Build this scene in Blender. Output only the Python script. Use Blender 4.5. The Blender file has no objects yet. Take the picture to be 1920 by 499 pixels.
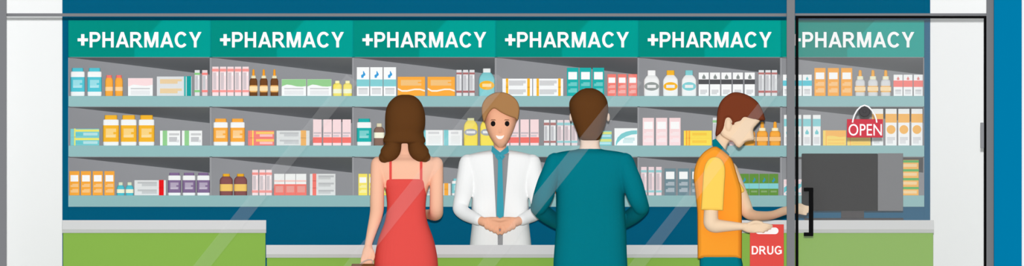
import bpy, bmesh, math
from mathutils import Vector, Matrix

# ------------------------------------------------------------------ basics
S = 0.0025                                  # metres per picture unit
def X(px): return (px - 960) * S
def Z(py): return 2.1 - py * S
sc = bpy.context.scene
COL = sc.collection
LABELS = {}

def lin(c):
    c /= 255.0
    return c / 12.92 if c <= 0.04045 else ((c + 0.055) / 1.055) ** 2.4

MATS = {}
def mat(col, rough=0.85, spec=0.0, vary=0.0):
    key = (col, rough, spec, vary)
    if key in MATS: return MATS[key]
    m = bpy.data.materials.new('matte_%d_%d_%d' % col)
    m.use_nodes = True
    nt = m.node_tree
    b = nt.nodes['Principled BSDF']
    rgb = tuple(lin(c) for c in col)
    b.inputs['Base Color'].default_value = rgb + (1,)
    b.inputs['Roughness'].default_value = rough
    b.inputs['Specular IOR Level'].default_value = spec
    if vary:
        n = nt.nodes.new('ShaderNodeTexNoise'); n.inputs['Scale'].default_value = 6
        r = nt.nodes.new('ShaderNodeMapRange')
        r.inputs['To Min'].default_value = 1 - vary; r.inputs['To Max'].default_value = 1 + vary
        h = nt.nodes.new('ShaderNodeHueSaturation'); h.inputs['Color'].default_value = rgb + (1,)
        nt.links.new(n.outputs['Fac'], r.inputs['Value'])
        nt.links.new(r.outputs['Result'], h.inputs['Value'])
        nt.links.new(h.outputs['Color'], b.inputs['Base Color'])
    MATS[key] = m
    return m

def glass_mat(name, haze, gloss=0.003, hazecol=(250, 252, 252)):
    m = bpy.data.materials.new(name); m.use_nodes = True
    nt = m.node_tree; nt.nodes.clear()
    out = nt.nodes.new('ShaderNodeOutputMaterial')
    t = nt.nodes.new('ShaderNodeBsdfTransparent')
    g = nt.nodes.new('ShaderNodeBsdfGlossy'); g.inputs['Roughness'].default_value = 0.0
    d = nt.nodes.new('ShaderNodeBsdfDiffuse'); d.inputs['Color'].default_value = tuple(lin(c) for c in hazecol) + (1,)
    m1 = nt.nodes.new('ShaderNodeMixShader'); m1.inputs[0].default_value = gloss
    m2 = nt.nodes.new('ShaderNodeMixShader'); m2.inputs[0].default_value = haze
    nt.links.new(t.outputs[0], m1.inputs[1]); nt.links.new(g.outputs[0], m1.inputs[2])
    nt.links.new(m1.outputs[0], m2.inputs[1]); nt.links.new(d.outputs[0], m2.inputs[2])
    nt.links.new(m2.outputs[0], out.inputs[0])
    return m

# ------------------------------------------------------------------ mesh builder
class MB:
    def __init__(self): self.v = []; self.f = []; self.mi = []; self.mats = []
    def _m(self, m):
        if isinstance(m, tuple): m = mat(m)
        if m not in self.mats: self.mats.append(m)
        return self.mats.index(m)
    def raw(self, verts, faces, m):
        o = len(self.v); k = self._m(m)
        self.v += [tuple(p) for p in verts]
        for f in faces: self.f.append([i + o for i in f]); self.mi.append(k)
        return self
    def box(self, x0, x1, y0, y1, z0, z1, m, bev=0.0):
        x0, x1 = min(x0, x1), max(x0, x1); z0, z1 = min(z0, z1), max(z0, z1)
        bm = bmesh.new()
        bmesh.ops.create_cube(bm, size=1.0)
        for v in bm.verts:
            v.co = Vector(((x0 + x1) / 2 + v.co.x * (x1 - x0), (y0 + y1) / 2 + v.co.y * (y1 - y0), (z0 + z1) / 2 + v.co.z * (z1 - z0)))
        if bev: bmesh.ops.bevel(bm, geom=list(bm.edges), offset=bev, segments=2, affect='EDGES', profile=0.5)
        bm.verts.index_update()
        self.raw([v.co[:] for v in bm.verts], [[v.index for v in f.verts] for f in bm.faces], m)
        bm.free(); return self
    def prism(self, pts, y0, y1, m):
        """polygon pts (x, z) extruded along y"""
        a = sum(pts[i][0] * pts[(i + 1) % len(pts)][1] - pts[(i + 1) % len(pts)][0] * pts[i][1] for i in range(len(pts)))
        if a < 0: pts = pts[::-1]
        n = len(pts)
        v = [(p[0], y0, p[1]) for p in pts] + [(p[0], y1, p[1]) for p in pts]
        f = [list(range(n)), list(range(2 * n - 1, n - 1, -1))]
        for i in range(n):
            j = (i + 1) % n; f.append([j, i, i + n, j + n])
        return self.raw(v, f, m)
    def rings(self, rings, m, cap=True):
        n = len(rings[0]); v = []; f = []
        for r in rings: v += r
        for k in range(len(rings) - 1):
            for i in range(n):
                j = (i + 1) % n
                f.append([k * n + i, k * n + j, (k + 1) * n + j, (k + 1) * n + i])
        if cap:
            f.append(list(range(n - 1, -1, -1))); f.append([(len(rings) - 1) * n + i for i in range(n)])
        return self.raw(v, f, m)
    def build(self, name, parent=None, loc=(0, 0, 0), smooth=False):
        me = bpy.data.meshes.new(name)
        L = Vector(loc)
        me.from_pydata([tuple(Vector(p) - L) for p in self.v], [], self.f)
        for m in self.mats: me.materials.append(m)
        me.polygons.foreach_set('material_index', self.mi)
        me.update()
        bm = bmesh.new(); bm.from_mesh(me)
        bmesh.ops.recalc_face_normals(bm, faces=bm.faces); bm.to_mesh(me); bm.free()
        if smooth:
            me.polygons.foreach_set('use_smooth', [True] * len(me.polygons))
            me.set_sharp_from_angle(angle=math.radians(40))
        o = bpy.data.objects.new(name, me); COL.objects.link(o)
        if parent is not None: o.parent = parent
        else: o.location = L
        return o

def empty(name, loc=(0, 0, 0)):
    o = bpy.data.objects.new(name, None); COL.objects.link(o); o.location = loc
    o.empty_display_size = 0.05
    return o
def tag(o, label, cat, group=None):
    o['label'] = label; o['category'] = cat
    if group: o['group'] = group
    n = len(label.replace(',', ' ').split())
    if not 4 <= n <= 16: print('LABEL LENGTH', n, label)
    if label in LABELS: print('LABEL TWICE', label)
    LABELS[label] = 1
    return o
def structure(o): o['kind'] = 'structure'; return o

STEP = [0]
def glyph(mb, ch, ox, sx, zb, H, y0, y1, m):
    """one bold capital; returns its advance. ox left edge, sx width scale, H cap height"""
    w = .205; hb = .175                                 # stem and bar weight per cap height
    def P(x, z): return (ox + x * H * sx, zb + z * H)
    def poly(*pts):
        STEP[0] = (STEP[0] + 1) % 29
        mb.prism([P(*p) for p in pts], y0 - STEP[0] * 3e-5, y1, m)
    def bar(x0, z0, x1, z1): poly((x0, z0), (x1, z0), (x1, z1), (x0, z1))
    def arc(cx, cz, rx, rz, t0, t1, wx, wz, n=12):
        for k in range(n):
            a, b = (math.radians(t0 + (t1 - t0) * j / n) for j in (k, k + 1))
            poly(*[(cx + (rx - q * wx) * math.cos(t), cz + (rz - q * wz) * math.sin(t)) for t, q in ((a, 0), (b, 0), (b, 1), (a, 1))])
    if ch == 'P' or ch == 'R':
        bar(0, 0, w, 1); bar(w, 1 - hb, .45, 1)
        zl = .40 if ch == 'R' else .36
        bar(w, zl, .45, zl + hb); zc = (1 + zl) / 2; arc(.45, zc, .34, 1 - zc, -90, 90, w, hb)
        if ch == 'P': return .84
        poly((.36, .42), (.60, .42), (.92, 0), (.68, 0)); return .94
    if ch == 'H': bar(0, 0, w, 1); bar(.62, 0, .62 + w, 1); bar(w, .42, .62, .42 + hb); return .88
    if ch == 'A':
        poly((0, 0), (.22, 0), (.59, 1), (.38, 1)); poly((.97, 0), (.75, 0), (.38, 1), (.59, 1)); bar(.24, .21, .73, .21 + hb * .95); return .97
    if ch == 'M':
        bar(0, 0, .19, 1); bar(.83, 0, 1.02, 1); poly((.0, 1), (.28, 1), (.60, 0), (.42, 0)); poly((1.02, 1), (.74, 1), (.42, 0), (.60, 0)); return 1.06
    if ch == 'C': arc(.48, .5, .48, .52, 38, 322, w * 1.05, hb, 22); return .95
    if ch == 'Y':
        bar(.355, 0, .355 + w, .46); poly((0, 1), (.24, 1), (.56, .40), (.355, .40)); poly((.915, 1), (.675, 1), (.355, .40), (.56, .40)); return .92
    if ch == 'D': bar(0, 0, w, 1); bar(w, 1 - hb, .40, 1); bar(w, 0, .40, hb); arc(.40, .5, .46, .5, -90, 90, w, hb, 16); return .90
    if ch == 'U': bar(0, .36, w, 1); bar(.62, .36, .62 + w, 1); arc(.4125, .36, .4125, .38, 180, 360, w, hb, 16); return .88
    if ch == 'G': arc(.5, .5, .5, .52, 42, 330, w, hb, 22); bar(.52, .36, .96, .36 + hb); bar(.96 - w, .10, .96, .40); return 1.0
def bold_into(mb, s, x0, x1, zt, zb, y0, y1, m, gap=.07):
    scratch = MB(); tot = sum(glyph(scratch, c, 0, 1, 0, 1, 0, 1, m) for c in s) + gap * (len(s) - 1)
    H = zt - zb; sx = (x1 - x0) / (tot * H); x = x0
    for c in s: x += (glyph(mb, c, x, sx, zb, H, y0, y1, m) + gap) * H * sx

def text_into(mb, s, x0, x1, zt, zb, y0, y1, m, offset=0.0, spacing=1.0):
    cu = bpy.data.curves.new('lettering', 'FONT'); cu.body = s; cu.size = 1.0
    cu.offset = offset; cu.extrude = 0.0; cu.resolution_u = 4; cu.space_character = spacing
    ob = bpy.data.objects.new('lettering', cu); COL.objects.link(ob)
    bpy.context.view_layer.update()
    dg = bpy.context.evaluated_depsgraph_get()
    me = bpy.data.meshes.new_from_object(ob.evaluated_get(dg))
    xs = [v.co.x for v in me.vertices]; ys = [v.co.y for v in me.vertices]
    ax, bx, ay, by = min(xs), max(xs), min(ys), max(ys)
    P = [(x0 + (v.co.x - ax) / (bx - ax) * (x1 - x0), zb + (v.co.y - ay) / (by - ay) * (zt - zb)) for v in me.vertices]
    n = len(P)
    verts = [(p[0], y0, p[1]) for p in P] + [(p[0], y1, p[1]) for p in P]
    faces = [list(f.vertices) for f in me.polygons]
    cnt = {}
    for f in faces:
        for i in range(len(f)):
            e = (f[i], f[(i + 1) % len(f)]); cnt[e] = 1
    side = [[a, b, b + n, a + n] for (a, b) in cnt if (b, a) not in cnt]
    mb.raw(verts, faces + [[i + n for i in reversed(f)] for f in faces] + side, m)
    bpy.data.objects.remove(ob); bpy.data.meshes.remove(me)

# ------------------------------------------------------------------ depths
YG = 0.0            # shop window
YC0, YC1 = 1.25, 1.70   # counters
YS = 2.60           # front of the shelf boards
YB = 2.90           # back panels
YW = 2.97           # back wall

WHITE = (245, 246, 246); BLUE = (0, 91, 127); GREY = (122, 123, 126)

# ------------------------------------------------------------------ room shell
def setting():
    b = MB(); b.box(X(-60), X(1990), -1.6, 3.1, -0.06, 0, mat((172, 172, 168), vary=0.05)); structure(b.build('floor'))
    b = MB()
    wm = mat((242, 243, 243), vary=0.003)
    b.box(X(-8), X(1872), YW, YW + 0.12, 0, 2.5, wm)
    b.box(X(-8), X(116.5), YS - 0.010, YW, 0, 2.5, wm); b.box(X(1744.5), X(1872), YS - 0.010, YW, 0, 2.5, wm)
    structure(b.build('wall_back'))
    b = MB(); b.box(X(-40), X(0), 0.05, YW + 0.12, 0, 2.5, mat(WHITE)); structure(b.build('wall_left'))
    b = MB(); b.box(X(1863), X(1890), 0.12, YW + 0.12, 0, 2.5, mat(WHITE)); structure(b.build('wall_right'))
    b = MB(); b.box(X(1863.5), X(1915.5), -0.10, 0.12, 0, 2.5, mat((0, 116, 160), vary=0.01), 0.004); structure(b.build('wall_front'))
    b = MB(); b.box(X(1915.5), X(1985), -0.07, 0.12, 0, 2.5, mat((240, 244, 248)), 0.003); structure(b.build('trim_1'))
    # shop window: grey metal frame, clear panes, glass reflections painted as pale diagonal stripes
    b = MB()
    b.box(X(-30), X(12.5), -0.04, 0.05, 0, 2.5, GREY, 0.003)
    b.box(X(1475), X(1490.5), -0.045, 0.05, 0, 2.5, GREY, 0.003)
    b.box(X(1849.5), X(1863.5), -0.045, 0.05, 0, 2.5, GREY, 0.003)
    b.box(X(12.5), X(1475), -0.02, 0.02, Z(31), Z(25), GREY, 0.002)
    b.box(X(1490.5), X(1849.5), -0.03, 0.03, Z(29.5), Z(25), GREY, 0.001)
    b.box(X(12.5), X(1475), -0.03, 0.03, 0, 0.10, GREY, 0.003)
    w = structure(b.build('window_1'))
    gl = glass_mat('clear_glass', 0.0)
    for (x0, x1, z0, z1) in ((12.5, 1475, 0.10, Z(31)), (12.5, 1475, Z(25), 2.5), (1490.5, 1849.5, Z(25), 2.5)):
        g = MB(); g.box(X(x0), X(x1), -0.004, 0.004, z0, z1, gl); g.build('glass_pane', w)
    glare = glass_mat('glare_film', 0.031, 0.0)  # whitish film painting the glare streaks onto the glass
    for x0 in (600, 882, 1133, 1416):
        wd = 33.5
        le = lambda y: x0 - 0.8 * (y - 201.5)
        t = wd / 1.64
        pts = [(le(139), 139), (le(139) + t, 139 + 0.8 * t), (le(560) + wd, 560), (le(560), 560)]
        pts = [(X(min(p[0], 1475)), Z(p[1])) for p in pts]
        g = MB(); g.prism(pts, -0.0062, -0.0046, glare); g.build('glare_stripe', w)
    # glass door: black frame, hazy pane, handle, strike plate
    b = MB(); K = (16, 16, 17)
    b.box(X(1491.5), X(1497), -0.03, 0.03, 0.01, Z(29.6), K, 0.001)
    b.box(X(1844.5), X(1849.5), -0.03, 0.03, 0.01, Z(29.6), K, 0.001)
    b.box(X(1497), X(1844.5), -0.03, 0.03, Z(34.5), Z(29.6), K, 0.001)
    b.box(X(1497), X(1844.5), -0.03, 0.03, 0.01, 0.10, K, 0.001)
    d = structure(b.build('door_1'))
    g = MB(); g.box(X(1497), X(1844.5), -0.004, 0.004, 0.10, Z(34.5), glass_mat('hazy_glass', 0.038)); g.build('glass_pane', d)
    b = MB()
    b.box(X(1516.5), X(1525), -0.056, -0.035, Z(443), Z(352), (18, 18, 19), 0.003)
    for y0, y1 in ((352, 359), (436, 443)):
        b.box(X(1507), X(1520), -0.0555, -0.0355, Z(y1), Z(y0), (18, 18, 19), 0.003)
        b.box(X(1507), X(1514), -0.04, -0.004, Z(y1), Z(y0), (18, 18, 19), 0.002)
    b.build('door_handle', d)
    b = MB(); b.box(X(1838), X(1845), -0.045, 0.02, Z(278), Z(230), (140, 141, 144), 0.002); b.build('lock_plate', d)
setting()

# ------------------------------------------------------------------ wall shelving
BAYS = [128, 395, 662, 929.5, 1197, 1464.5, 1733]
def shelving():
    root = empty('shelving_unit', (X(930), YW, 0))
    L = root.location
    b = MB()
    m = mat(BLUE, vary=0.008)
    b.box(X(117), X(128), YS - 0.012, YW, 0, 2.5, m, 0.001)
    b.box(X(1733), X(1744), YS - 0.012, YW, 0, 2.5, m, 0.001)
    b.box(X(128), X(1733), YS - 0.012, YW, Z(38), 2.5, m)
    b.box(X(128), X(1733), YS + 0.02, YW, Z(107), Z(38), m)
    b.box(X(128), X(1733), YS - 0.012, YW, 0, Z(388), m)
    b.build('carcass', root, L)
    for y0, y1 in ((180, 200), (273, 294), (366.5, 388)):
        b = MB(); b.box(X(128), X(1733), YS - 0.02, YB, Z(y1), Z(y0), (150, 191, 193), 0.0015); b.build('shelf_board', root, L)
    for i in range(6):
        x0, x1 = BAYS[i], BAYS[i + 1]
        b = MB(); b.box(X(x0) + 0.001, X(x1), YB, YW, Z(388), Z(107), (165, 166, 170)); b.build('back_panel', root, L)
        for yf, h in ((107, 33), (200, 31), (294, 30)):  # added wedges shaped to imitate the slanting shadow under each shelf
            yr = YB - 0.0005; z = Z(yf)
            b = MB()
            xa, xb = X(x0 + 3), X(x1 - 2)
            z1 = z - 0.003
            v = [(xa, yr, z1), (xb, YS + 0.015, z1), (xb, yr, z - h * S), (xb, yr, z),
                 (xa, yr, z), (xa, YS + 0.015, z), (xb, YS + 0.015, z), (xa, YS + 0.015, z1)]
            b.raw(v, [[0, 1, 2], [0, 7, 1], [1, 6, 3, 2], [0, 2, 3, 4], [4, 3, 6, 5], [5, 6, 1, 7], [0, 4, 5, 7]], (165, 166, 170))
            b.build('shade_wedge', root, L)
    tag(root, 'long blue wall cabinet with three pale teal shelves behind the counters', 'shelving')
    # header signs
    where = ['leftmost, over the cyan tubs', 'over the brown dropper bottles', 'over the red dress woman',
             'over the teal and red cartons', 'over the three white jugs', 'rightmost, behind the glass door']
    for i in range(6):
        x0, x1 = BAYS[i], BAYS[i + 1]
        r = empty('header_sign', (X((x0 + x1) / 2), YS, Z(107)))
        b = MB()
        dx = x0 - 128
        b.box(X(x0) + 0.0006, X(x1) - 0.0006, YS - 0.024, YS + 0.019, Z(107), Z(38), (0, 140, 128))
        e = 0.0006
        b.prism([(X(252 + dx), Z(107)), (X(252 + dx), Z(92)), (X(304 + dx), Z(38)), (X(x1) - e, Z(38)), (X(x1) - e, Z(107))], YS - 0.0248, YS - 0.0238, (0, 157, 147))
        b.build('sign_panel', r, r.location)
        t = MB()
        t.box(X(152 + dx), X(158.3 + dx), YS - 0.030, YS - 0.0248, Z(85.5), Z(64), (250, 250, 250)); t.box(X(145.5 + dx), X(165 + dx), YS - 0.030, YS - 0.0248, Z(77.6), Z(71.8), (250, 250, 250)); t.v = [(a, q - .0001 * (k >= 8) * (q < YS - .029), c) for k, (a, q, c) in enumerate(t.v)]
        bold_into(t, 'PHARMACY', X(168 + dx), X(378 + dx), Z(60), Z(89), YS - 0.030, YS - 0.0248, (250, 250, 250), 0.085)
        t.build('lettering', r, r.location)
        tag(r, 'teal pharmacy sign board with white lettering, ' + where[i], 'sign', 'pharmacy signs along the top of the shelves')
shelving()

# ------------------------------------------------------------------ counters
def counter(x0, x1, yt, label):
    r = empty('serving_counter', (X((x0 + x1) / 2), (YC0 + YC1) / 2, 0))
    z = Z(yt); h = 24 * S
    b = MB()
    prof = [(YC0, z), (YC1, z), (YC1, z - h), (YC0 + 0.012, z - h), (YC0, z - h * 0.72)]
    n = len(prof)
    v = [(X(x0), p[0], p[1]) for p in prof] + [(X(x1), p[0], p[1]) for p in prof]
    f = [list(range(n)), list(range(2 * n - 1, n - 1, -1))] + [[i, (i + 1) % n, (i + 1) % n + n, i + n] for i in range(n)]
    b.raw(v, f, (211, 212, 213)); b.build('worktop', r, r.location)
    b = MB(); b.box(X(x0 + 1.2), X(x1 - 1.2), YC0 + 0.018, YC1 - 0.02, 0.08, z - h, mat((136, 179, 77), vary=0.006), 0.002)
    b.build('front_panel', r, r.location)
    b = MB(); b.box(X(x0 + 2), X(x1 - 2), YC0 + 0.06, YC1 - 0.05, 0, 0.08, (90, 92, 95)); b.build('plinth', r, r.location)
    tag(r, label, 'counter', 'green serving counters')
counter(117, 499, 413, 'raised green counter with pale grey top standing left of the lower counter')
counter(499, 1352, 459.5, 'lower green counter with pale grey top in front of the pharmacist')
counter(1352, 1751, 413, 'raised green counter with pale grey top carrying the dark monitor')

# ------------------------------------------------------------------ products
def copy_tree(o, parent=None):
    c = o.copy(); COL.objects.link(c)
    if parent is not None: c.parent = parent
    for ch in list(o.children): copy_tree(ch, c)
    return c
NUM = {1: 'one', 2: 'two', 3: 'three', 4: 'four', 5: 'five'}
ORD = ['first', 'second', 'third', 'fourth', 'fifth']
def plural(desc):
    for w in ('carton', 'bottle', 'tub', 'jug', 'box'):
        if w in desc.split(): return ' '.join((q + ('es' if q == 'box' else 's')) if q == w else q for q in desc.split())
    return desc
def spread(o, xs, depth, zbase, desc, cat, group, Ln=None, Rn=None, labels=None):
    n = len(xs)
    for i, (a, b) in enumerate(xs):
        t = o if i == 0 else copy_tree(o)
        t.location = (X((a + b) / 2), YS + 0.012 + depth / 2 , zbase)
        if labels: lab = labels[i]
        elif n == 1: lab = desc
        elif i == 0: lab = desc + ' beside ' + Ln
        elif i == n - 1: lab = desc + ' beside ' + Rn
        elif n == 3: lab = desc + ', middle of three'
        else: lab = desc + ', %s of %s from ' % (ORD[i], NUM[n]) + Ln
        tag(t, lab, cat, group if n > 1 else None)

def add_prints(b, prints, cx, yb, yf, w2, d, h):
    k = 0
    fx = lambda px: (px - cx) * S
    fz = lambda py: (yb - py) * S
    for p in prints:
        k += 1
        e = 0.00035 * k
        y0, y1 = yf - e, yf + 0.0002
        c = p[-1]
        if p[0] == 'r': b.box(fx(p[1]), fx(p[3]), y0, y1, fz(p[4]), fz(p[2]), c)
        elif p[0] == 'w': b.box(-w2 - e, w2 + e, yf - e, yf + d + e, fz(p[2]), fz(p[1]), c)
        elif p[0] == 'v': b.box(fx(p[1]), fx(p[2]), yf - e, yf + d + e, -0.0, h + e, c)
        elif p[0] == 'p': b.prism([(fx(q[0]), fz(q[1])) for q in p[1]], y0, y1, c)
        elif p[0] == 'e':
            b.prism([(fx(p[1]) + p[3] * S * math.cos(t * math.pi / 12), fz(p[2]) + p[4] * S * math.sin(t * math.pi / 12)) for t in range(24)], y0, y1, c)

def carton(xs, yt, yb, col, prints, desc, Ln=None, Rn=None, group=None, depth=0.06, name='medicine_carton', cat='carton', labels=None):
    a, b_ = xs[0]; cx = (a + b_) / 2; w2 = (b_ - a) / 2 * S; h = (yb - yt) * S
    m = MB(); m.box(-w2, w2, -depth / 2, depth / 2, 0, h, col, 0.0008)
    add_prints(m, prints, cx, yb, -depth / 2, w2, depth, h)
    o = m.build(name)
    spread(o, xs, depth, Z(yb), desc, cat, group or plural(desc), Ln, Rn, labels)

def sup_ring(cx, cy, z, rx, ry, n=4.0, N=40):
    r = []
    for i in range(N):
        t = 2 * math.pi * (i + 0.5) / N
        c, s = math.cos(t), math.sin(t)
        r.append((cx + rx * math.copysign(abs(c) ** (2 / n), c), cy + ry * math.copysign(abs(s) ** (2 / n), s), z))
    return r

def bottle(xs, yb, parts, desc, Ln=None, Rn=None, group=None, name='medicine_bottle', cat='bottle', labels=None, n=4.0, ratio=0.8):
    """parts: (part name, colour, [(half width, y) ...], prints); y in picture units"""
    a, b_ = xs[0]; cx = (a + b_) / 2; W = (b_ - a) / 2
    root = empty(name)
    maxd = W * S * ratio
    for pn, col, prof, prints in parts:
        m = MB()
        m.rings([sup_ring(0, 0, (yb - y) * S, hw * S, hw * S * ratio, n) for hw, y in prof], col)
        rr = max(p[0] for p in prof) * S
        add_prints(m, prints, cx, yb, -rr * ratio, rr, 2 * rr * ratio, 1)
        m.build(pn, root, smooth=True)
    spread(root, xs, 2 * maxd, Z(yb), desc, cat, group or plural(desc), Ln, Rn, labels)

def mix(c, w=0.5, to=(255, 255, 255)): return tuple(int(round(c[i] * (1 - w) + to[i] * w)) for i in range(3))

def tub(xs, yc, yt, l0, l1, yb, col, desc, Ln=None, Rn=None, group=None, flip=False):
    a, b = xs[0]; W = (b - a) / 2; cx = (a + b) / 2
    p = mix(col, 0.42)
    ly = (l0 + l1) / 2 - 1; hh = (l1 - l0) * 0.27
    pr = [('r', cx - W * .64, ly - hh, cx + W * .64, ly + hh, p), ('r', cx + W * .3, ly - hh * .2, cx + W * .64, ly + hh * .25, col),
          ('r', cx - W * .64, ly + hh * .45, cx + W * .5, ly + hh, mix(col, 0.55))]
    bottle(xs, yb, [('body', (248, 249, 249), [(W * .96, yb), (W, yb - 1), (W, yt + 2), (W * .95, yt + .4), (W * .8, yt)], []),
                    ('cap', col, [(W * .8, yt + .3), (W * .8, yc + 1.2), (W * .76, yc)], []),
                    ('label', col, [(W + .15, l1), (W + .15, l0)], pr)],
           desc, Ln, Rn, group, name='pill_tub', cat='tub', n=7, ratio=0.8)

def slim(xs, yt, yb, body, band, desc, Ln=None, Rn=None, group=None, b0=None, b1=None, shade=(200, 200, 204), labels=None):
    a, b = xs[0]; w = b - a
    b0 = b0 or (yt + 5, yt + 9); b1 = b1 or (yb - 11, yb - 7)
    carton(xs, yt, yb, body, [('r', a + w * .12, b0[1] + 2, b - w * .38, b1[0] - 1, shade), ('r', b - w * .3, b0[1] + 2, b - w * .14, b0[1] + 8, (252, 252, 252)),
                              ('w', b0[0], b0[1], band), ('w', b1[0], b1[1], band)], desc, Ln, Rn, group, depth=0.03, name='slim_carton', labels=labels)

def sq_carton(xs, yt, yb, col, s0, s1, desc, Ln=None, Rn=None, group=None, p=None):
    a, b = xs[0]; w = b - a; H = yb - s1
    p = p or mix(col, 0.35)
    carton(xs, yt, yb, col, [('r', a + w * .12, s0, b - w * .12, s1, (254, 254, 254)),
                             ('r', a + w * .12, s1 + H * .17, b - w * .12, s1 + H * .40, p), ('r', a + w * .12, s1 + H * .17, a + w * .3, s1 + H * .25, col),
                             ('r', a + w * .12, s1 + H * .54, b - w * .12, s1 + H * .80, p), ('r', a + w * .12, s1 + H * .54, a + w * .3, s1 + H * .62, col)],
           desc, Ln, Rn, group)

def dropper(xs, yn, ycol, yt, yb, body, collar, nozzle, lab, l0, l1, desc, Ln=None, Rn=None, group=None):
    a, b = xs[0]; W = (b - a) / 2; cx = (a + b) / 2
    bottle(xs, yb, [('body', body, [(W * .97, yb), (W, yb - .8), (W, yt + 5), (W * .85, yt + 1.5), (W * .66, yt)], []),
                    ('collar', collar, [(W * .66, yt + .2), (W * .62, ycol)], []),
                    ('nozzle', nozzle, [(W * .34, ycol + .2), (W * .34, ycol - 2), (W * .30, yn + 2), (W * .2, yn)], []),
                    ('label', lab[0], [(W + .12, l1), (W + .12, l0)], [('w', l0 + 2, l1 - 2.5, lab[1])])],
           desc, Ln, Rn, group, name='dropper_bottle', n=3.6, ratio=0.9)

def small_bottle(xs, yc, yt, ysh, yb, body, cap, lab, l0, l1, desc, Ln=None, Rn=None, group=None, cw=.6, labels=None):
    a, b = xs[0]; W = (b - a) / 2
    bottle(xs, yb, [('body', body, [(W * .97, yb), (W, yb - .8), (W, ysh), (W * .88, ysh - (ysh - yt) * .5), (W * cw * 1.05, yt)], []),
                    ('cap', cap, [(W * cw, yt + .3), (W * cw, yc + .8), (W * cw * .92, yc)], []),
                    ('label', lab, [(W + .12, l1), (W + .12, l0)], [])], desc, Ln, Rn, group, n=3.6, ratio=0.85, labels=labels)

def jugs(xs, yc, yt, ysh, yb, body, cap, oval, oy, ory, desc, Ln=None, Rn=None, group=None, cw=.52, inner=(250, 250, 250), labels=None, irx=.55):
    a, b = xs[0]; W = (b - a) / 2; ratio = .75
    root = empty('medicine_jug')
    for pn, col, prof in (('body', body, [(W * .97, yb), (W, yb - 1), (W, ysh), (W * .93, ysh - (ysh - yt) * .35), (W * .76, ysh - (ysh - yt) * .7), (W * cw, yt)]),
                          ('cap', cap, [(W * cw, yt + .3), (W * cw, yc + 1), (W * cw * .93, yc)])):
        m = MB(); m.rings([sup_ring(0, 0, (yb - y) * S, hw * S, hw * S * ratio, 6) for hw, y in prof], col); m.build(pn, root, smooth=True)
    m = MB(); yf = -W * S * ratio
    m.prism([(W * .93 * S * math.cos(t * math.pi / 16), (yb - oy + ory * math.sin(t * math.pi / 16)) * S) for t in range(32)], yf - 0.0008, yf + 0.010, oval)
    m.box(-W * irx * S, W * irx * S, yf - 0.0014, yf, (yb - oy - ory * .35) * S, (yb - oy + ory * .35) * S, inner)
    m.build('label', root)
    spread(root, xs, 2 * W * S * ratio, Z(yb), desc, 'jug', group or plural(desc), Ln, Rn, labels)

def note(cx, y0, y1, c):      # small running droplet mark
    h = y1 - y0
    return [('p', [(cx - h * .28, y1), (cx - h * .30, y0 + h * .62), (cx - h * .02, y0 + h * .45), (cx - h * .02, y0), (cx + h * .08, y0 + h * .05),
                   (cx + h * .3, y0 + h * .42), (cx + h * .3, y0 + h * .62), (cx + h * .08, y0 + h * .78), (cx + h * .02, y1)], c)]
def drop(cx, y0, y1, c):
    h = y1 - y0
    return [('p', [(cx - h * .3, y1), (cx - h * .34, y0 + h * .6), (cx - h * .1, y0 + h * .25), (cx, y0), (cx + h * .1, y0 + h * .25), (cx + h * .34, y0 + h * .6), (cx + h * .3, y1)], c)]

PK = (252, 222, 224); RD = (246, 130, 120); AQ = (134, 208, 214); OR = (253, 174, 68); AM = (249, 185, 50); LG = (206, 206, 208); CY = (84, 198, 214)

# ---- top shelf
Y1 = 180
tub([(132, 159), (163.5, 191)], 127.5, 134, 144.5, 172, Y1, CY, 'white pill tub with cyan wrap and cap', 'the blue cabinet edge', 'small orange bottles')
small_bottle([(197, 212), (215.5, 230.5)], 141, 146, 151, Y1, OR, (250, 124, 112), (254, 214, 158), 163, 170.5, 'small orange bottle with coral cap', 'the cyan tubs', 'pink topped box', cw=.72)
carton([(240, 286.5)], 146.5, Y1, (247, 248, 248), [('p', [(240.4, 146.8), (286.2, 146.8), (286.2, 159), (275, 161), (262, 160), (250, 158.5), (244, 161), (240.4, 162)], PK),
       ('r', 245, 165, 281, 167.5, LG), ('r', 245, 169.5, 281, 178, (233, 233, 235))], 'low white box with pale pink top band on the top shelf')
carton([(294, 359.5)], 143.5, Y1, (224, 226, 228), [('r', 300, 148.5, 341, 152.5, (236, 207, 164)), ('r', 300, 152.5, 333, 157, (236, 207, 164)), ('r', 300, 166, 341, 170.5, (236, 207, 164)),
       ('r', 300, 170.5, 333, 175, (236, 207, 164)), ('v', 345, 348.5, (70, 180, 178)), ('v', 350, 358.5, (24, 160, 158))], 'wide pale grey box with tan lines and teal end')
slim([(365, 374.5)], 131.5, Y1, (228, 228, 230), (140, 206, 132), 'slim grey carton with two green bands on the top shelf')
slim([(379, 389)], 131.5, Y1, (234, 214, 217), (250, 138, 132), 'single slim pinkish carton with red bands beside the green banded one')
slim([(398, 410), (413, 423.5), (427, 437.5), (441, 451.5), (455, 466)], 125, Y1, (250, 226, 228), (250, 156, 150), 'slim tall pink carton with coral bands', 'the left bay', 'brown droppers', b0=(129, 134), b1=(169, 173), shade=(214, 200, 204))
dropper([(468, 482.5), (487, 502), (507, 522)], 130, 142, 147, Y1, (116, 72, 38), (236, 228, 190), (247, 164, 48), ((238, 180, 104), (254, 226, 176)), 160, 173, 'brown dropper bottle with orange nozzle', 'tall pink cartons', 'green topped boxes')
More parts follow.
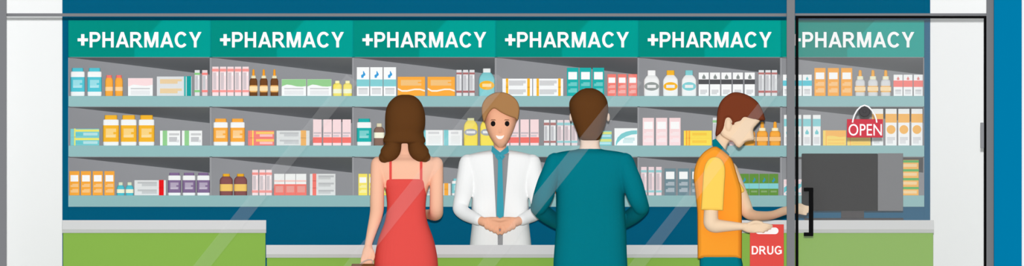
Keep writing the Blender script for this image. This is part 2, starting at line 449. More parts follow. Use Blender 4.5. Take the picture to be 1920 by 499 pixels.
for k, (a, b, pos) in enumerate(((528, 574, 'the brown droppers'), (576, 621.5, 'the small yellow bottles'))):
    carton([(a, b)], 148.5, Y1, (247, 248, 248), [('p', [(a + .3, 148.8), (b - .3, 148.8), (b - .3, 161.5), (a + 38, 162.5), (a + 28, 162), (a + 18, 159.5), (a + 10, 158.5), (a + 3, 161), (a + .3, 162.5)], (152, 208, 146)),
           ('r', a + 5, 165, b - 5, 167.5, LG), ('r', a + 5, 169.5, b - 5, 178, (232, 232, 234))], 'low white box with green top beside ' + pos)
small_bottle([(624, 641), (643.5, 660)], 151.5, 156, 160.5, Y1, (250, 232, 106), (252, 246, 190), (246, 246, 214), 167, 175, 'small yellow bottle with pale label', 'green topped box', 'note marked cartons', cw=.52)
xs = [(669, 692.3), (694, 717.5), (719.5, 742.5)]
carton(xs, 126, Y1, (252, 253, 253), note(681, 133, 146, (60, 160, 222)) + [('w', 149, 162, AQ), ('r', 672, 165, 689.5, 177, (222, 222, 224)), ('r', 672, 165, 689.5, 168, LG)],
       'tall white carton with aqua band and blue mark', 'yellow bottles', 'orange wave box')
for a, b, pos in ((745.5, 797, 'left, beside aqua banded cartons'), (801.5, 853, 'right, beside silver slim cartons')):
    carton([(a, b)], 144, Y1, OR, [('r', a + 6, 150, b - 7, 160.5, (244, 196, 130)), ('r', a + 38, 153.5, b - 7, 156, OR),
           ('p', [(a + .3, 165), (a + 8, 169), (a + 18, 169), (a + 32, 166.3), (a + 42, 166.3), (b - .3, 169), (b - .3, 172), (a + 42, 169), (a + 32, 169), (a + 18, 172), (a + 8, 172), (a + .3, 168)], (250, 244, 232))],
           'low orange box with white wave, ' + pos)
SIL = (226, 227, 229)
slim([(856, 865.5), (868, 878), (880.5, 889.5)], 131, Y1, SIL, (176, 110, 110), 'slim silver carton with dark red bands', 'orange wave box', 'the aqua bottle', b0=(136, 139.5), b1=(170, 174))
jugs([(897.5, 928)], 128.5, 136, 150, Y1, AQ, (238, 240, 240), AM, 160, 8.5, 'large aqua bottle with white cap and orange oval label', inner=(252, 226, 170), cw=.48)
for a, b, h in ((942, 998, 'beside the pharmacist hair'), (999.5, 1056, 'beside the teal cartons')):
    for (t, u, w) in ((164, 180, 'lower'), (147.5, 164, 'upper')):
        carton([(a, b)], t, u, (248, 249, 250), [('r', a + 12, t + 3.5, b - 12, t + 9, (212, 212, 214)), ('r', a + 12, t + 9, b - 17, t + 13, (212, 212, 214)),
               ('v', a + 6.5, a + 11, AM), ('v', b - 9.5, b - 4.5, AM)], '%s flat white box with amber end bars %s' % (w, h), group='flat white boxes with amber bars')
sq_carton([(1063, 1084.5), (1087, 1108.5), (1111, 1133)], 127, Y1, (34, 178, 174), 135, 149, 'tall teal carton with white square', 'amber barred boxes', 'red cartons')
sq_carton([(1139, 1155.5), (1158.5, 1174.5), (1177.5, 1195)], 139, Y1, RD, 145.5, 155.5, 'small coral red carton with white square', 'the teal cartons', 'the jugs')
for (a, b, c, o, l) in ((1207, 1236.5, (250, 250, 250), (150, 156, 154), 'white jug with white cap and grey oval label'), (1243, 1271.5, AM, AM, 'white jug with amber cap and amber oval label'),
                        (1278, 1306, AQ, AQ, 'white jug with aqua cap and aqua oval label')):
    jugs([(a, b)], 132, 141, 152, Y1, (243, 244, 244), c, o, 162, 8, l, inner=(238, 238, 238))
xs = [(1310, 1329), (1331.5, 1350), (1353, 1371), (1374.5, 1392.5), (1396.5, 1415)]
carton(xs, 136, Y1, (250, 250, 250), drop(1319.8, 138.5, 148, (140, 146, 144)) + [('w', 149, 158, (84, 84, 87)), ('r', 1313, 168, 1326, 177, (216, 216, 218)), ('r', 1323, 174, 1326, 177, (250, 250, 250))],
       'white carton with charcoal band', 'the aqua capped jug', 'the top silver cartons')
slim([(1422.5, 1432.5), (1435, 1445), (1447, 1457)], 131.5, Y1, SIL, (190, 118, 116), 'slim silver carton with rusty bands', 'charcoal banded cartons', 'the grey mullion', b0=(136, 139.5), b1=(170, 174))
carton([(1468, 1485), (1486.7, 1503.2), (1505, 1522)], 140, Y1, (250, 250, 250), drop(1476.5, 143, 150, (110, 206, 216)) + [('w', 151, 161, (92, 202, 218)), ('r', 1471, 167, 1482, 177, (222, 222, 224)), ('r', 1471, 167, 1482, 169.5, LG)],
       'small white carton with cyan band', 'silver slim cartons', 'tall orange cartons')
sq_carton([(1527, 1548), (1552, 1573), (1577, 1598)], 127.5, Y1, (253, 176, 74), 136, 148.5, 'tall orange carton with white square behind door', 'cyan banded cartons', 'grey droppers', p=(253, 202, 140))
dropper([(1603, 1622.5), (1627, 1646.5), (1651, 1670.5)], 131.5, 143, 149, Y1, (222, 223, 225), (240, 238, 208), (250, 178, 72), ((244, 190, 112), (252, 222, 176)), 161, 173, 'grey dropper bottle with orange nozzle', 'tall orange cartons', 'red banded cartons')
carton([(1675.5, 1692.5), (1694, 1711), (1713, 1730.5)], 140, Y1, (250, 250, 250), drop(1684, 143, 150, (240, 140, 138)) + [('w', 151, 163, (250, 134, 128)), ('r', 1678.5, 168, 1689.5, 177, (226, 226, 228)), ('r', 1678.5, 168, 1689.5, 171, LG)],
       'small white carton with red band', 'grey droppers', 'the cabinet end')

# ---- middle shelf
Y2 = 273
def flat_stack(a, b, ys, col, prints, words, desc, group):
    for i in range(len(ys) - 1):
        t, u = ys[i], ys[i + 1]
        carton([(a, b)], t, u, col, prints(t, u), desc % words[i], group=group, name='flat_box', cat='box', depth=0.07)
UL = ('upper', 'lower')
def ay(a, b):
    return lambda t, u: [('r', a + 10, t + 7, b - 1, u - 2, (110, 200, 206)), ('r', a + 24, t + 7.5, b - 3, u - 3, (184, 226, 230)), ('r', a + 7, t + 1.5, b - .2, t + 5.5, (238, 232, 116)), ('v', a + 7, a + 9.5, (238, 232, 116))]
flat_stack(132, 186, (241.5, 257.3, 273), AQ, ay(132, 186), UL, '%s aqua flat box with yellow stripe beside amber tubs', 'aqua flat boxes with yellow stripes')
tub([(193, 223), (226, 256.5), (259.5, 290)], 216, 224, 235, 266, Y2, AM, 'large white tub with amber wrap', 'aqua flat boxes', 'green striped boxes')
carton([(300, 338), (341, 379)], 245, Y2, (246, 247, 247), [('v', 305, 313.5, (150, 208, 146)), ('r', 317, 250, 336, 254, LG), ('r', 317, 257, 332, 266, (200, 200, 203)), ('r', 331, 262, 336, 267, (224, 224, 226))],
       'white box with upright green stripe', 'amber tubs', 'the second bay')
tub([(400, 427.5), (432, 459)], 222.5, 229, 239.5, 266, Y2, OR, 'white tub with orange wrap and cap', 'the green striped box', 'red flat boxes')
flat_stack(465, 514, (245, 259, 273), (246, 134, 128), lambda t, u: [('r', 480, t + 2, 514 - .3, t + 6.5, (252, 206, 112)), ('r', 487, t + 7, 511, t + 11.5, (252, 198, 196)), ('v', 473, 475.3, (252, 232, 106)), ('v', 469.5, 471.5, (250, 158, 110))], UL,
           '%s coral flat box with yellow stripe beside orange tubs', 'coral flat boxes')
def gy(a, b, s0, s1, c):
    return lambda t, u: [('r', a + 6, t + 3, s0 - 4, t + 6.5, (196, 198, 200)), ('r', a + 14, t + 6.5, s0 - 4, u - 3, (204, 206, 208)), ('v', s0, s1, c)]
flat_stack(518.5, 580.5, (245, 259, 273), (226, 228, 228), gy(518.5, 580.5, 564, 574, (243, 178, 88)), UL, '%s grey flat box with orange end stripe beside pink cartons', 'grey flat boxes with orange stripe')
def pink4(xs, desc, L, R):
    a, b = xs[0]; w = b - a
    carton(xs, 224, Y2, (253, 224, 226), [('r', a + 1, 248, b - 1, 251, (206, 192, 198)), ('r', a + 1, 253, b - 4, 256.5, (214, 204, 210)), ('w', 257.5, 268, (247, 122, 114))], desc, L, R)
pink4([(587, 603), (606, 622.3), (624, 639.5), (642, 658)], 'tall pink carton with red lower band', 'grey flat boxes', 'the teal tub')
tub([(669, 696.5)], 222.5, 229, 240, 266, Y2, (34, 178, 174), 'white tub with teal wrap and cap left of the woman hair')
small_bottle([(701, 721)], 231.5, 238, 245, Y2, (139, 110, 98), (226, 218, 186), (250, 248, 224), 248.5, 259, 'dull brown bottle with cream label beside the teal tub', cw=.5)
for a, b, pos in ((789, 830.5, 'beside the woman hair'), (831.5, 866.5, 'beside the yellow jugs')):
    carton([(a, b)], 244, Y2, (246, 247, 247), [('v', a + .8, a + 9.3, AQ), ('r', a + 14, 247, b - 7, 251.5, (220, 220, 222)), ('r', a + 14, 254, b - 4, 270, (238, 239, 239))], 'white box with aqua end stripe ' + pos)
jugs([(869.5, 896), (900, 927)], 221.5, 226, 238, Y2, (253, 230, 98), (226, 226, 170), (176, 178, 182), 248, 6.5, 'yellow jug with grey oval label', 'white boxes', 'pharmacist face', cw=.5, inner=(240, 240, 242), irx=.62)
pink4([(939, 955), (957, 972.5), (976, 991.5), (994, 1010.4)], 'pink carton with red stripe', 'pharmacist face', 'silver slim pair')
slim([(1020, 1029.7), (1032, 1042)], 225, Y2, (236, 237, 238), (182, 130, 128), 'slim silver carton with brown bands', 'pink cartons', 'the aqua banded ones', b0=(230, 235), b1=(264, 268))
slim([(1045, 1056), (1059, 1068.5), (1072, 1082)], 225, Y2, (240, 222, 225), (160, 212, 216), 'slim pinkish carton with aqua bands', 'brown banded cartons', 'teal sweater man', b0=(230, 235), b1=(264, 268), shade=(206, 192, 197))
flat_stack(1098, 1147, (245.5, 259.3, 273), AQ, lambda t, u: [('r', 1106, t + 1.5, 1147 - .2, t + 6.5, (222, 230, 140)), ('r', 1112, t + 7.5, 1145, t + 11.5, (188, 230, 238))], UL,
           '%s aqua flat box with lime stripe behind teal sweater man', 'aqua flat boxes with lime stripe')
arc = [(1153 + 2, 266), (1158, 258), (1165, 251), (1174, 247), (1184, 245), (1194.5, 244.5)]; arc2 = [(1194.5, 251.5), (1184, 252.5), (1174, 256), (1165, 261), (1158, 268), (1156, 272.5), (1154.5, 272.5)]
carton([(1152, 1195)], 240.5, Y2, (250, 252, 252), [('p', arc + arc2, (132, 208, 212)), ('r', 1170, 258, 1190, 264, (206, 232, 234)), ('r', 1168, 262, 1187, 268.5, (214, 236, 238))], 'white box with aqua arc right of teal sweater man')
sq_carton([(1205, 1226.3), (1230, 1251), (1255, 1276)], 221, Y2, (252, 222, 224), 228.5, 242, 'tall pale pink carton with white square', 'aqua arc box', 'yellow flat boxes', p=(252, 234, 236))
flat_stack(1282, 1334.5, (245, 259.3, 273), (253, 224, 92), lambda t, u: [('r', 1298, t + 4, 1325, t + 9, (250, 206, 80)), ('v', 1286, 1288.8, OR), ('v', 1291, 1293.8, OR)], UL, '%s yellow flat box with orange end lines', 'yellow flat boxes')
slim([(1336.5, 1346.5)], 220.5, Y2, (226, 227, 229), (150, 206, 146), 'slim grey carton with green band behind orange vest man', b0=(225.5, 230))
slim([(1367, 1377)], 234, Y2, (252, 214, 218), (248, 132, 130), 'slim pink carton peeking under the bowed face', b1=(262, 266))
dropper([(1395.5, 1416), (1418.5, 1440), (1442.5, 1464)], 228.5, 240, 245.5, Y2, OR, (250, 240, 200), (250, 172, 60), ((236, 166, 76), (253, 200, 136)), 255, 267, 'orange dropper bottle with orange nozzle', 'bowed face', 'grey mullion')
carton([(1470, 1484.5), (1488, 1502.3), (1506, 1520.3), (1524, 1538.8)], 215.5, Y2, (250, 251, 251), [('w', 223, 237, (144, 214, 220))] + drop(1477.3, 242, 252, (130, 210, 216)) + [('r', 1472, 257, 1482.5, 270, (226, 226, 228))],
       'narrow white carton with aqua band', 'the mullion', 'amber topped box')
for a, b, pos in ((1543, 1586.5, 'beside aqua banded cartons'), (1588.5, 1632.5, 'below the open sign')):
    carton([(a, b)], 244.5, Y2, (253, 220, 116), [('p', [(a + 5.5, 244.8), (b - .3, 244.8), (b - .3, 256), (b - 12, 257), (b - 22, 255), (b - 32, 254.5), (a + 5.5, 256)], (254, 190, 98)),
           ('v', a + 5, a + 7, (254, 190, 98)), ('r', a + 9, 261, b - 3, 264, (252, 208, 104)), ('r', a + 9, 267, b - 3, 270, (252, 208, 104))], 'low amber and yellow box ' + pos)
carton([(1635, 1656), (1661, 1680.5), (1685, 1704.5), (1709, 1729.5)], 204, Y2, (250, 250, 250), [('w', 213.5, 230, (254, 190, 100)), ('e', 1645.5, 243, 8.3, 8.3, (253, 190, 100)), ('r', 1638, 257, 1653, 263, (222, 222, 224)), ('r', 1638, 263, 1649, 269.5, (228, 228, 230))],
       'tall white carton with orange band and dot', 'open sign', 'cabinet end')

# ---- bottom shelf
Y3 = 366.5
sq_carton([(130, 149), (151.8, 170.5), (174, 192.5), (196, 214.3)], 321, Y3, OR, 328.5, 340.5, 'orange carton with white square', 'lower blue cabinet edge', 'tiny cyan bottles', p=(253, 202, 138))
small_bottle([(218.7, 233.7), (235.7, 250.3)], 342, 347.5, 352.5, Y3, CY, (222, 230, 204), (248, 246, 222), 355, 362, 'tiny cyan bottle with cream cap', 'orange cartons', 'red barred boxes', cw=.56)
flat_stack(252, 311, (338, 352.3, 366.5), (230, 231, 232), gy(252, 311, 298, 307, (240, 24, 30)), UL, '%s pale grey flat box with bright red bar', 'grey flat boxes with red bar')
tub([(315, 339), (342.5, 366.3), (369.3, 393.5)], 324, 329, 338, 361.5, Y3, (134, 110, 150), 'white tub with purple wrap', 'red barred boxes', 'maroon bottles')
small_bottle([(412, 436.5), (439, 463)], 326, 331, 338, Y3, (142, 88, 88), (243, 178, 44), (250, 206, 112), 345.5, 358.5, 'maroon bottle with amber cap and label', 'purple tubs', 'slim pink cartons', cw=.55)
slim([(473, 484), (486.7, 497), (499, 509.3)], 318.5, Y3, (250, 228, 230), (250, 156, 150), 'short slim pink carton', 'maroon bottles', 'red and white cartons', b0=(323.5, 328), b1=(357, 361.5), shade=(212, 200, 204))
a, b = 514, 533.5
carton([(514, 533.5), (535.2, 553.5), (555.2, 574)], 326, Y3, (246, 247, 246), [('w', 338, 341, (250, 208, 202)), ('w', 345.5, 366.4, (246, 130, 120)), ('r', a + 2.5, 349, b - 2.5, 361, (238, 164, 156))],
       'square carton white above and coral below', 'slim pink cartons', 'red striped boxes')
flat_stack(581, 629, (326, 339.5, 353, 366.5), (228, 230, 230), lambda t, u: [('r', 597, t + 3, 626, t + 6.5, (192, 194, 196)), ('r', 597, t + 6.5, 620, u - 3, (206, 208, 209)), ('v', 586, 593, (248, 128, 118))], ('upper', 'middle', 'lower'),
           '%s grey flat box with coral stripe, stack of three', 'grey flat boxes with coral stripe')
sq_carton([(672, 689), (691, 708.5), (711, 728)], 326, Y3, (252, 234, 110), 332.5, 343, 'yellow carton with white square behind red dress woman', 'grey boxes', 'her back', p=(253, 244, 170))
flat_stack(787, 845, (344, 355.3, 366.5), (232, 226, 218), gy(787, 845, 833, 840.5, (253, 176, 70)), UL, '%s cream flat box with orange bar right of the woman arm', 'cream flat boxes')
tub([(846.8, 874)], 335, 339, 344.5, 362.5, Y3, AQ, 'white tub with aqua wrap behind the pharmacist sleeve')
tub([(1023, 1043)], 346, 351, 354.5, 363, Y3, OR, 'small tub with orange wrap glimpsed past the teal sleeve')
slim([(1202, 1212.5), (1216, 1226.5), (1229.5, 1241)], 313, Y3, (248, 222, 226), (160, 212, 216), 'slim rose carton with aqua bands', 'teal sweater sleeve', 'blue grey cartons', b0=(319, 323.5), b1=(357, 361), shade=(212, 198, 204))
sq_carton([(1246, 1267), (1271.5, 1291.5), (1296, 1316)], 316, Y3, (118, 144, 154), 322, 336, 'blue grey carton with white square', 'slim rose cartons', 'orange vest', p=(176, 188, 196))
carton([(1387, 1404.3), (1405.5, 1422.3), (1424.5, 1440.5), (1441.7, 1459.3)], 326, Y3, (104, 150, 66), note(1395.7, 333, 342, (52, 152, 196)) + [('w', 344, 354, (138, 212, 216)), ('r', 1390, 357.5, 1401.5, 361, (140, 172, 116))],
       'green carton with aqua band', 'the orange vest', 'lower mullion')
carton([(1469.5, 1485.5), (1487.5, 1503.3)], 336.5, Y3, (252, 232, 234), [('p', [(1470, 352), (1485, 341), (1485, 350), (1470, 362)], (110, 204, 214)), ('r', 1471, 338, 1484, 345, (250, 218, 222)), ('r', 1473, 361, 1484, 365, (170, 220, 226))],
       'pale pink carton with slanted aqua flash', 'green cartons', 'the monitor')
ys = (300, 316.7, 333.3, 350, 366.5)
flat_stack(1668, 1722.5, ys, (254, 190, 100), lambda t, u: [('r', 1680, t + 7.5, 1719, t + 13, (253, 218, 166)), ('w', t + .6, t + 5, (100, 186, 104))], ('topmost', 'second', 'third', 'bottom'),
           '%s orange flat box with green stripe, stack right of monitor', 'orange flat boxes with green stripe')

# ------------------------------------------------------------------ monitor
def monitor():
    r = empty('computer_monitor', (X(1598), 1.45, Z(413)))
    b = MB(); b.box(X(1503), X(1646), 1.42, 1.46, Z(395.5), Z(288), (16, 12, 13), 0.004); b.build('screen', r, r.location)
    b = MB()  # plain grey strip at the right end of the monitor
    pts = [(1646, 1.42), (1648.5, 1.4185), (1653, 1.4175), (1692, 1.4175), (1693.3, 1.42), (1693.3, 1.458), (1692, 1.46), (1646, 1.46)]
    v = [(X(p[0]), p[1], Z(395.5)) for p in pts] + [(X(p[0]), p[1], Z(287.5)) for p in pts]
    n = len(pts)
    b.raw(v, [list(range(n)), list(range(2 * n - 1, n - 1, -1))] + [[i, (i + 1) % n, (i + 1) % n + n, i + n] for i in range(n)], (120, 121, 124))
    b.build('grey_strip', r, r.location)['label'] = 'grey strip at the right end of the monitor'
    b = MB(); b.box(X(1577), X(1620), 1.435, 1.465, Z(409), Z(390), (72, 68, 70), 0.002); b.build('stand', r, r.location)
    b = MB(); b.box(X(1508), X(1694), 1.36, 1.54, Z(413), Z(409), (64, 62, 66), 0.003); b.build('base', r, r.location)
    tag(r, 'dark computer monitor on the raised counter behind the glass door', 'monitor')
monitor()

# ------------------------------------------------------------------ open sign and its hook on the door glass
def open_sign():
    yg = -0.0045
    r = empty('suction_hook', (X(1621), yg, Z(208)))
    b = MB()
    rings = [[(X(1621) + rr * S * math.cos(2 * math.pi * i / 32), y, Z(208.5) + rr * S * math.sin(2 * math.pi * i / 32)) for i in range(32)]
             for rr, y in ((10.6, yg), (10.9, yg - .002), (10.6, yg - .006), (9.6, yg - .009), (3, yg - .0095), (2.8, yg - .016), (2.2, yg - .0165))]
    b.rings(rings, (74, 72, 74)); b.build('cup', r, r.location)
    tag(r, 'dark grey round suction hook on the door glass', 'hook')
    r = empty('open_sign', (X(1621.5), yg - 0.008, Z(258)))
    b = MB(); b.box(X(1588), X(1655.5), yg - 0.010, yg - 0.004, Z(258), Z(223.5), (199, 64, 78), 0.001); b.build('board', r, r.location)
    t = MB(); text_into(t, 'OPEN', X(1591), X(1653.5), Z(232.5), Z(254.5), yg - 0.0125, yg - 0.010, (250, 240, 242), 0.004, 1.02); t.build('lettering', r, r.location)
    b = MB()
    path = [(1598.5, 230), (1599.5, 224), (1602, 216), (1607, 207), (1614, 200), (1621, 197.5), (1628, 200), (1635, 207), (1640.5, 216), (1643, 224), (1644, 230)]
    rings = []
    P = [Vector((X(p[0]), yg - 0.014, Z(p[1]))) for p in path]
    for i, p in enumerate(P):
        d = (P[min(i + 1, len(P) - 1)] - P[max(i - 1, 0)]).normalized(); s = d.cross(Vector((0, 1, 0)))
        rings.append([tuple(p + s * math.cos(2 * math.pi * k / 10) * 1.5 * S + Vector((0, 1, 0)) * math.sin(2 * math.pi * k / 10) * 1.3 * S) for k in range(10)])
    b.rings(rings, (246, 246, 248)); b.build('string', r, r.location)
    tag(r, 'red OPEN sign with white letters hanging from the dark hook', 'sign')
open_sign()

# ------------------------------------------------------------------ people
def crom(keys, sub):
    out = []
    n = len(keys)
    for i in range(n - 1):
        p0 = keys[max(i - 1, 0)]; p1 = keys[i]; p2 = keys[i + 1]; p3 = keys[min(i + 2, n - 1)]
        for k in range(sub):
            t = k / sub
            out.append(tuple(0.5 * (2 * b + (c - a) * t + (2 * a - 5 * b + 4 * c - d) * t * t + (3 * b - a - 3 * c + d) * t ** 3) for a, b, c, d in zip(p0, p1, p2, p3)))
    out.append(tuple(keys[-1])); return out

DUMMY = (200, 200, 200)
class Fig:
    """gathers overlapping closed shapes; fuse() welds them into one continuous skin"""
    def __init__(self, yc, vox=0.004): self.yc = yc; self.b = MB(); self.vox = vox
    def loft(self, keys, n=3.2, sub=4, N=40):          # (py, xl, xr, yoff, half depth)
        R = []
        for k in crom(keys, sub):
            R.append(sup_ring(X((k[1] + k[2]) / 2), self.yc + k[3], Z(k[0]), max((k[2] - k[1]) / 2, .3) * S, max(k[4], .002), n, N))
        self.b.rings(R[::-1], DUMMY); return self
    def tube(self, keys, sub=5, N=20, flat=1.0):        # (px, py, yoff, r)
        K = crom(keys, sub)
        P = [Vector((X(k[0]), self.yc + k[2], Z(k[1]))) for k in K]
        R = []
        u = None
        for i, p in enumerate(P):
            d = (P[min(i + 1, len(P) - 1)] - P[max(i - 1, 0)]).normalized()
            if u is None: u = d.cross(Vector((0, 1, 0)) if abs(d.y) < .8 else Vector((1, 0, 0))).normalized()
            else: u = (u - d * u.dot(d)).normalized()
            w = d.cross(u)
            r = max(K[i][3], .5) * S
            R.append([tuple(p + u * math.cos(2 * math.pi * k / N) * r + w * math.sin(2 * math.pi * k / N) * r * flat) for k in range(N)])
        # rounded ends
        def shrink(ring, c, d, r):
            res = []
            for s, o in ((.85, .5), (.5, .85), (.1, .98)):
                res.append([tuple(c + (Vector(q) - c) * s + d * r * o) for q in ring])
            return res
        d0 = (P[0] - P[1]).normalized(); d1 = (P[-1] - P[-2]).normalized()
        R = shrink(R[0], P[0], d0, K[0][3] * S)[::-1] + R + shrink(R[-1], P[-1], d1, K[-1][3] * S)
        self.b.rings(R, DUMMY); return self
    def ball(self, px, py, yo, rx, rz, ry):
        R = []
        for i in range(1, 14):
            t = math.pi * i / 14
            R.append([(X(px) + rx * S * math.sin(t) * math.cos(2 * math.pi * k / 24), self.yc + yo + ry * math.sin(t) * math.sin(2 * math.pi * k / 24), Z(py) - rz * S * math.cos(t)) for k in range(24)])
        self.b.rings(R, DUMMY); return self
    def pillow(self, pts, y0, y1, p=3.0, inset=7.0, layers=11, rnd=True):
        """outline (px) given real thickness with rounded edges; a point written twice stays a corner"""
        n0 = len(pts)
        P = []
        for i in range(n0):
            a, b, c, d = pts[i - 1], pts[i], pts[(i + 1) % n0], pts[(i + 2) % n0]
            if b == c: continue
            m = 4 if rnd else 1
            ta = (0, 0) if a == b else ((c[0] - a[0]) / 2, (c[1] - a[1]) / 2)
            tc = (0, 0) if c == d else ((d[0] - b[0]) / 2, (d[1] - b[1]) / 2)
            L = math.hypot(c[0] - b[0], c[1] - b[1])
            def lim(t):
                q = math.hypot(*t); return t if q < L * 1.1 else (t[0] * L * 1.1 / q, t[1] * L * 1.1 / q)
            ta, tc = lim(ta), lim(tc)
            for k in range(m):
                t = k / m
                h = (2 * t ** 3 - 3 * t * t + 1, t ** 3 - 2 * t * t + t, -2 * t ** 3 + 3 * t * t, t ** 3 - t * t)
                P.append(tuple(h[0] * b[e] + h[1] * ta[e] + h[2] * c[e] + h[3] * tc[e] for e in (0, 1)))
        n = len(P)
        A = sum(P[i][0] * P[(i + 1) % n][1] - P[(i + 1) % n][0] * P[i][1] for i in range(n))
        if A < 0: P = P[::-1]
        N = []
        for i in range(n):
            a, b, c = P[i - 1], P[i], P[(i + 1) % n]
            e1 = (b[0] - a[0], b[1] - a[1]); e2 = (c[0] - b[0], c[1] - b[1])
            l1 = math.hypot(*e1) or 1; l2 = math.hypot(*e2) or 1
            x = -(e1[1] / l1 + e2[1] / l2); y = e1[0] / l1 + e2[0] / l2
            q = math.hypot(x, y) or 1
            N.append((x / q, y / q))
        R = []
        for k in range(layers):
            t = -1 + 2 * k / (layers - 1)
            t = math.copysign(abs(t) ** .5, t)
            d = inset * (1 - max(0.0, 1 - abs(t) ** p) ** (1 / p))
            y = self.yc + (y0 + y1) / 2 + t * (y1 - y0) / 2
            R.append([(X(q[0] + m[0] * d), y, Z(q[1] + m[1] * d)) for q, m in zip(P, N)])
        self.b.rings(R, DUMMY); return self
    def slab(self, pts, y0, y1):
        self.b.prism([(X(q[0]), Z(q[1])) for q in pts], self.yc + y0, self.yc + y1, DUMMY); return self
    def fuse(self, name, parent, col, smooth=3):
        me = bpy.data.meshes.new(name); L = parent.matrix_world.translation if False else ROOTLOC[parent.name]
        me.from_pydata([tuple(Vector(p) - L) for p in self.b.v], [], self.b.f); me.update()
        bm = bmesh.new(); bm.from_mesh(me)
        big = [f for f in bm.faces if len(f.verts) > 4]
        bmesh.ops.triangulate(bm, faces=big)
        bmesh.ops.recalc_face_normals(bm, faces=bm.faces); bm.to_mesh(me); bm.free()
        o = bpy.data.objects.new(name, me); COL.objects.link(o)
        md = o.modifiers.new('weld', 'REMESH'); md.mode = 'VOXEL'; md.voxel_size = self.vox
        if smooth:
            sm = o.modifiers.new('soft', 'SMOOTH'); sm.factor = 0.5; sm.iterations = smooth
        bpy.context.view_layer.update()
        m2 = bpy.data.meshes.new_from_object(o.evaluated_get(bpy.context.evaluated_depsgraph_get()))
        o.modifiers.clear(); o.data = m2; m2.name = name; bpy.data.meshes.remove(me)
        m2.materials.clear(); m2.materials.append(mat(col) if isinstance(col, tuple) else col)
        m2.polygons.foreach_set('material_index', [0] * len(m2.polygons))
        m2.polygons.foreach_set('use_smooth', [True] * len(m2.polygons))
        o.parent = parent
        return o
ROOTLOC = {}
def person(x, y, label):
    r = empty('person', (X(x), y, 0)); ROOTLOC[r.name] = Vector((X(x), y, 0))
    tag(r, label, 'person'); return r
def flat_part(name, parent, pts, y0, y1, col):
    b = MB(); b.prism([(X(p[0]), Z(p[1])) for p in pts], y0, y1, col)
    return b.build(name, parent, ROOTLOC[parent.name] if parent.name in ROOTLOC else parent.location)

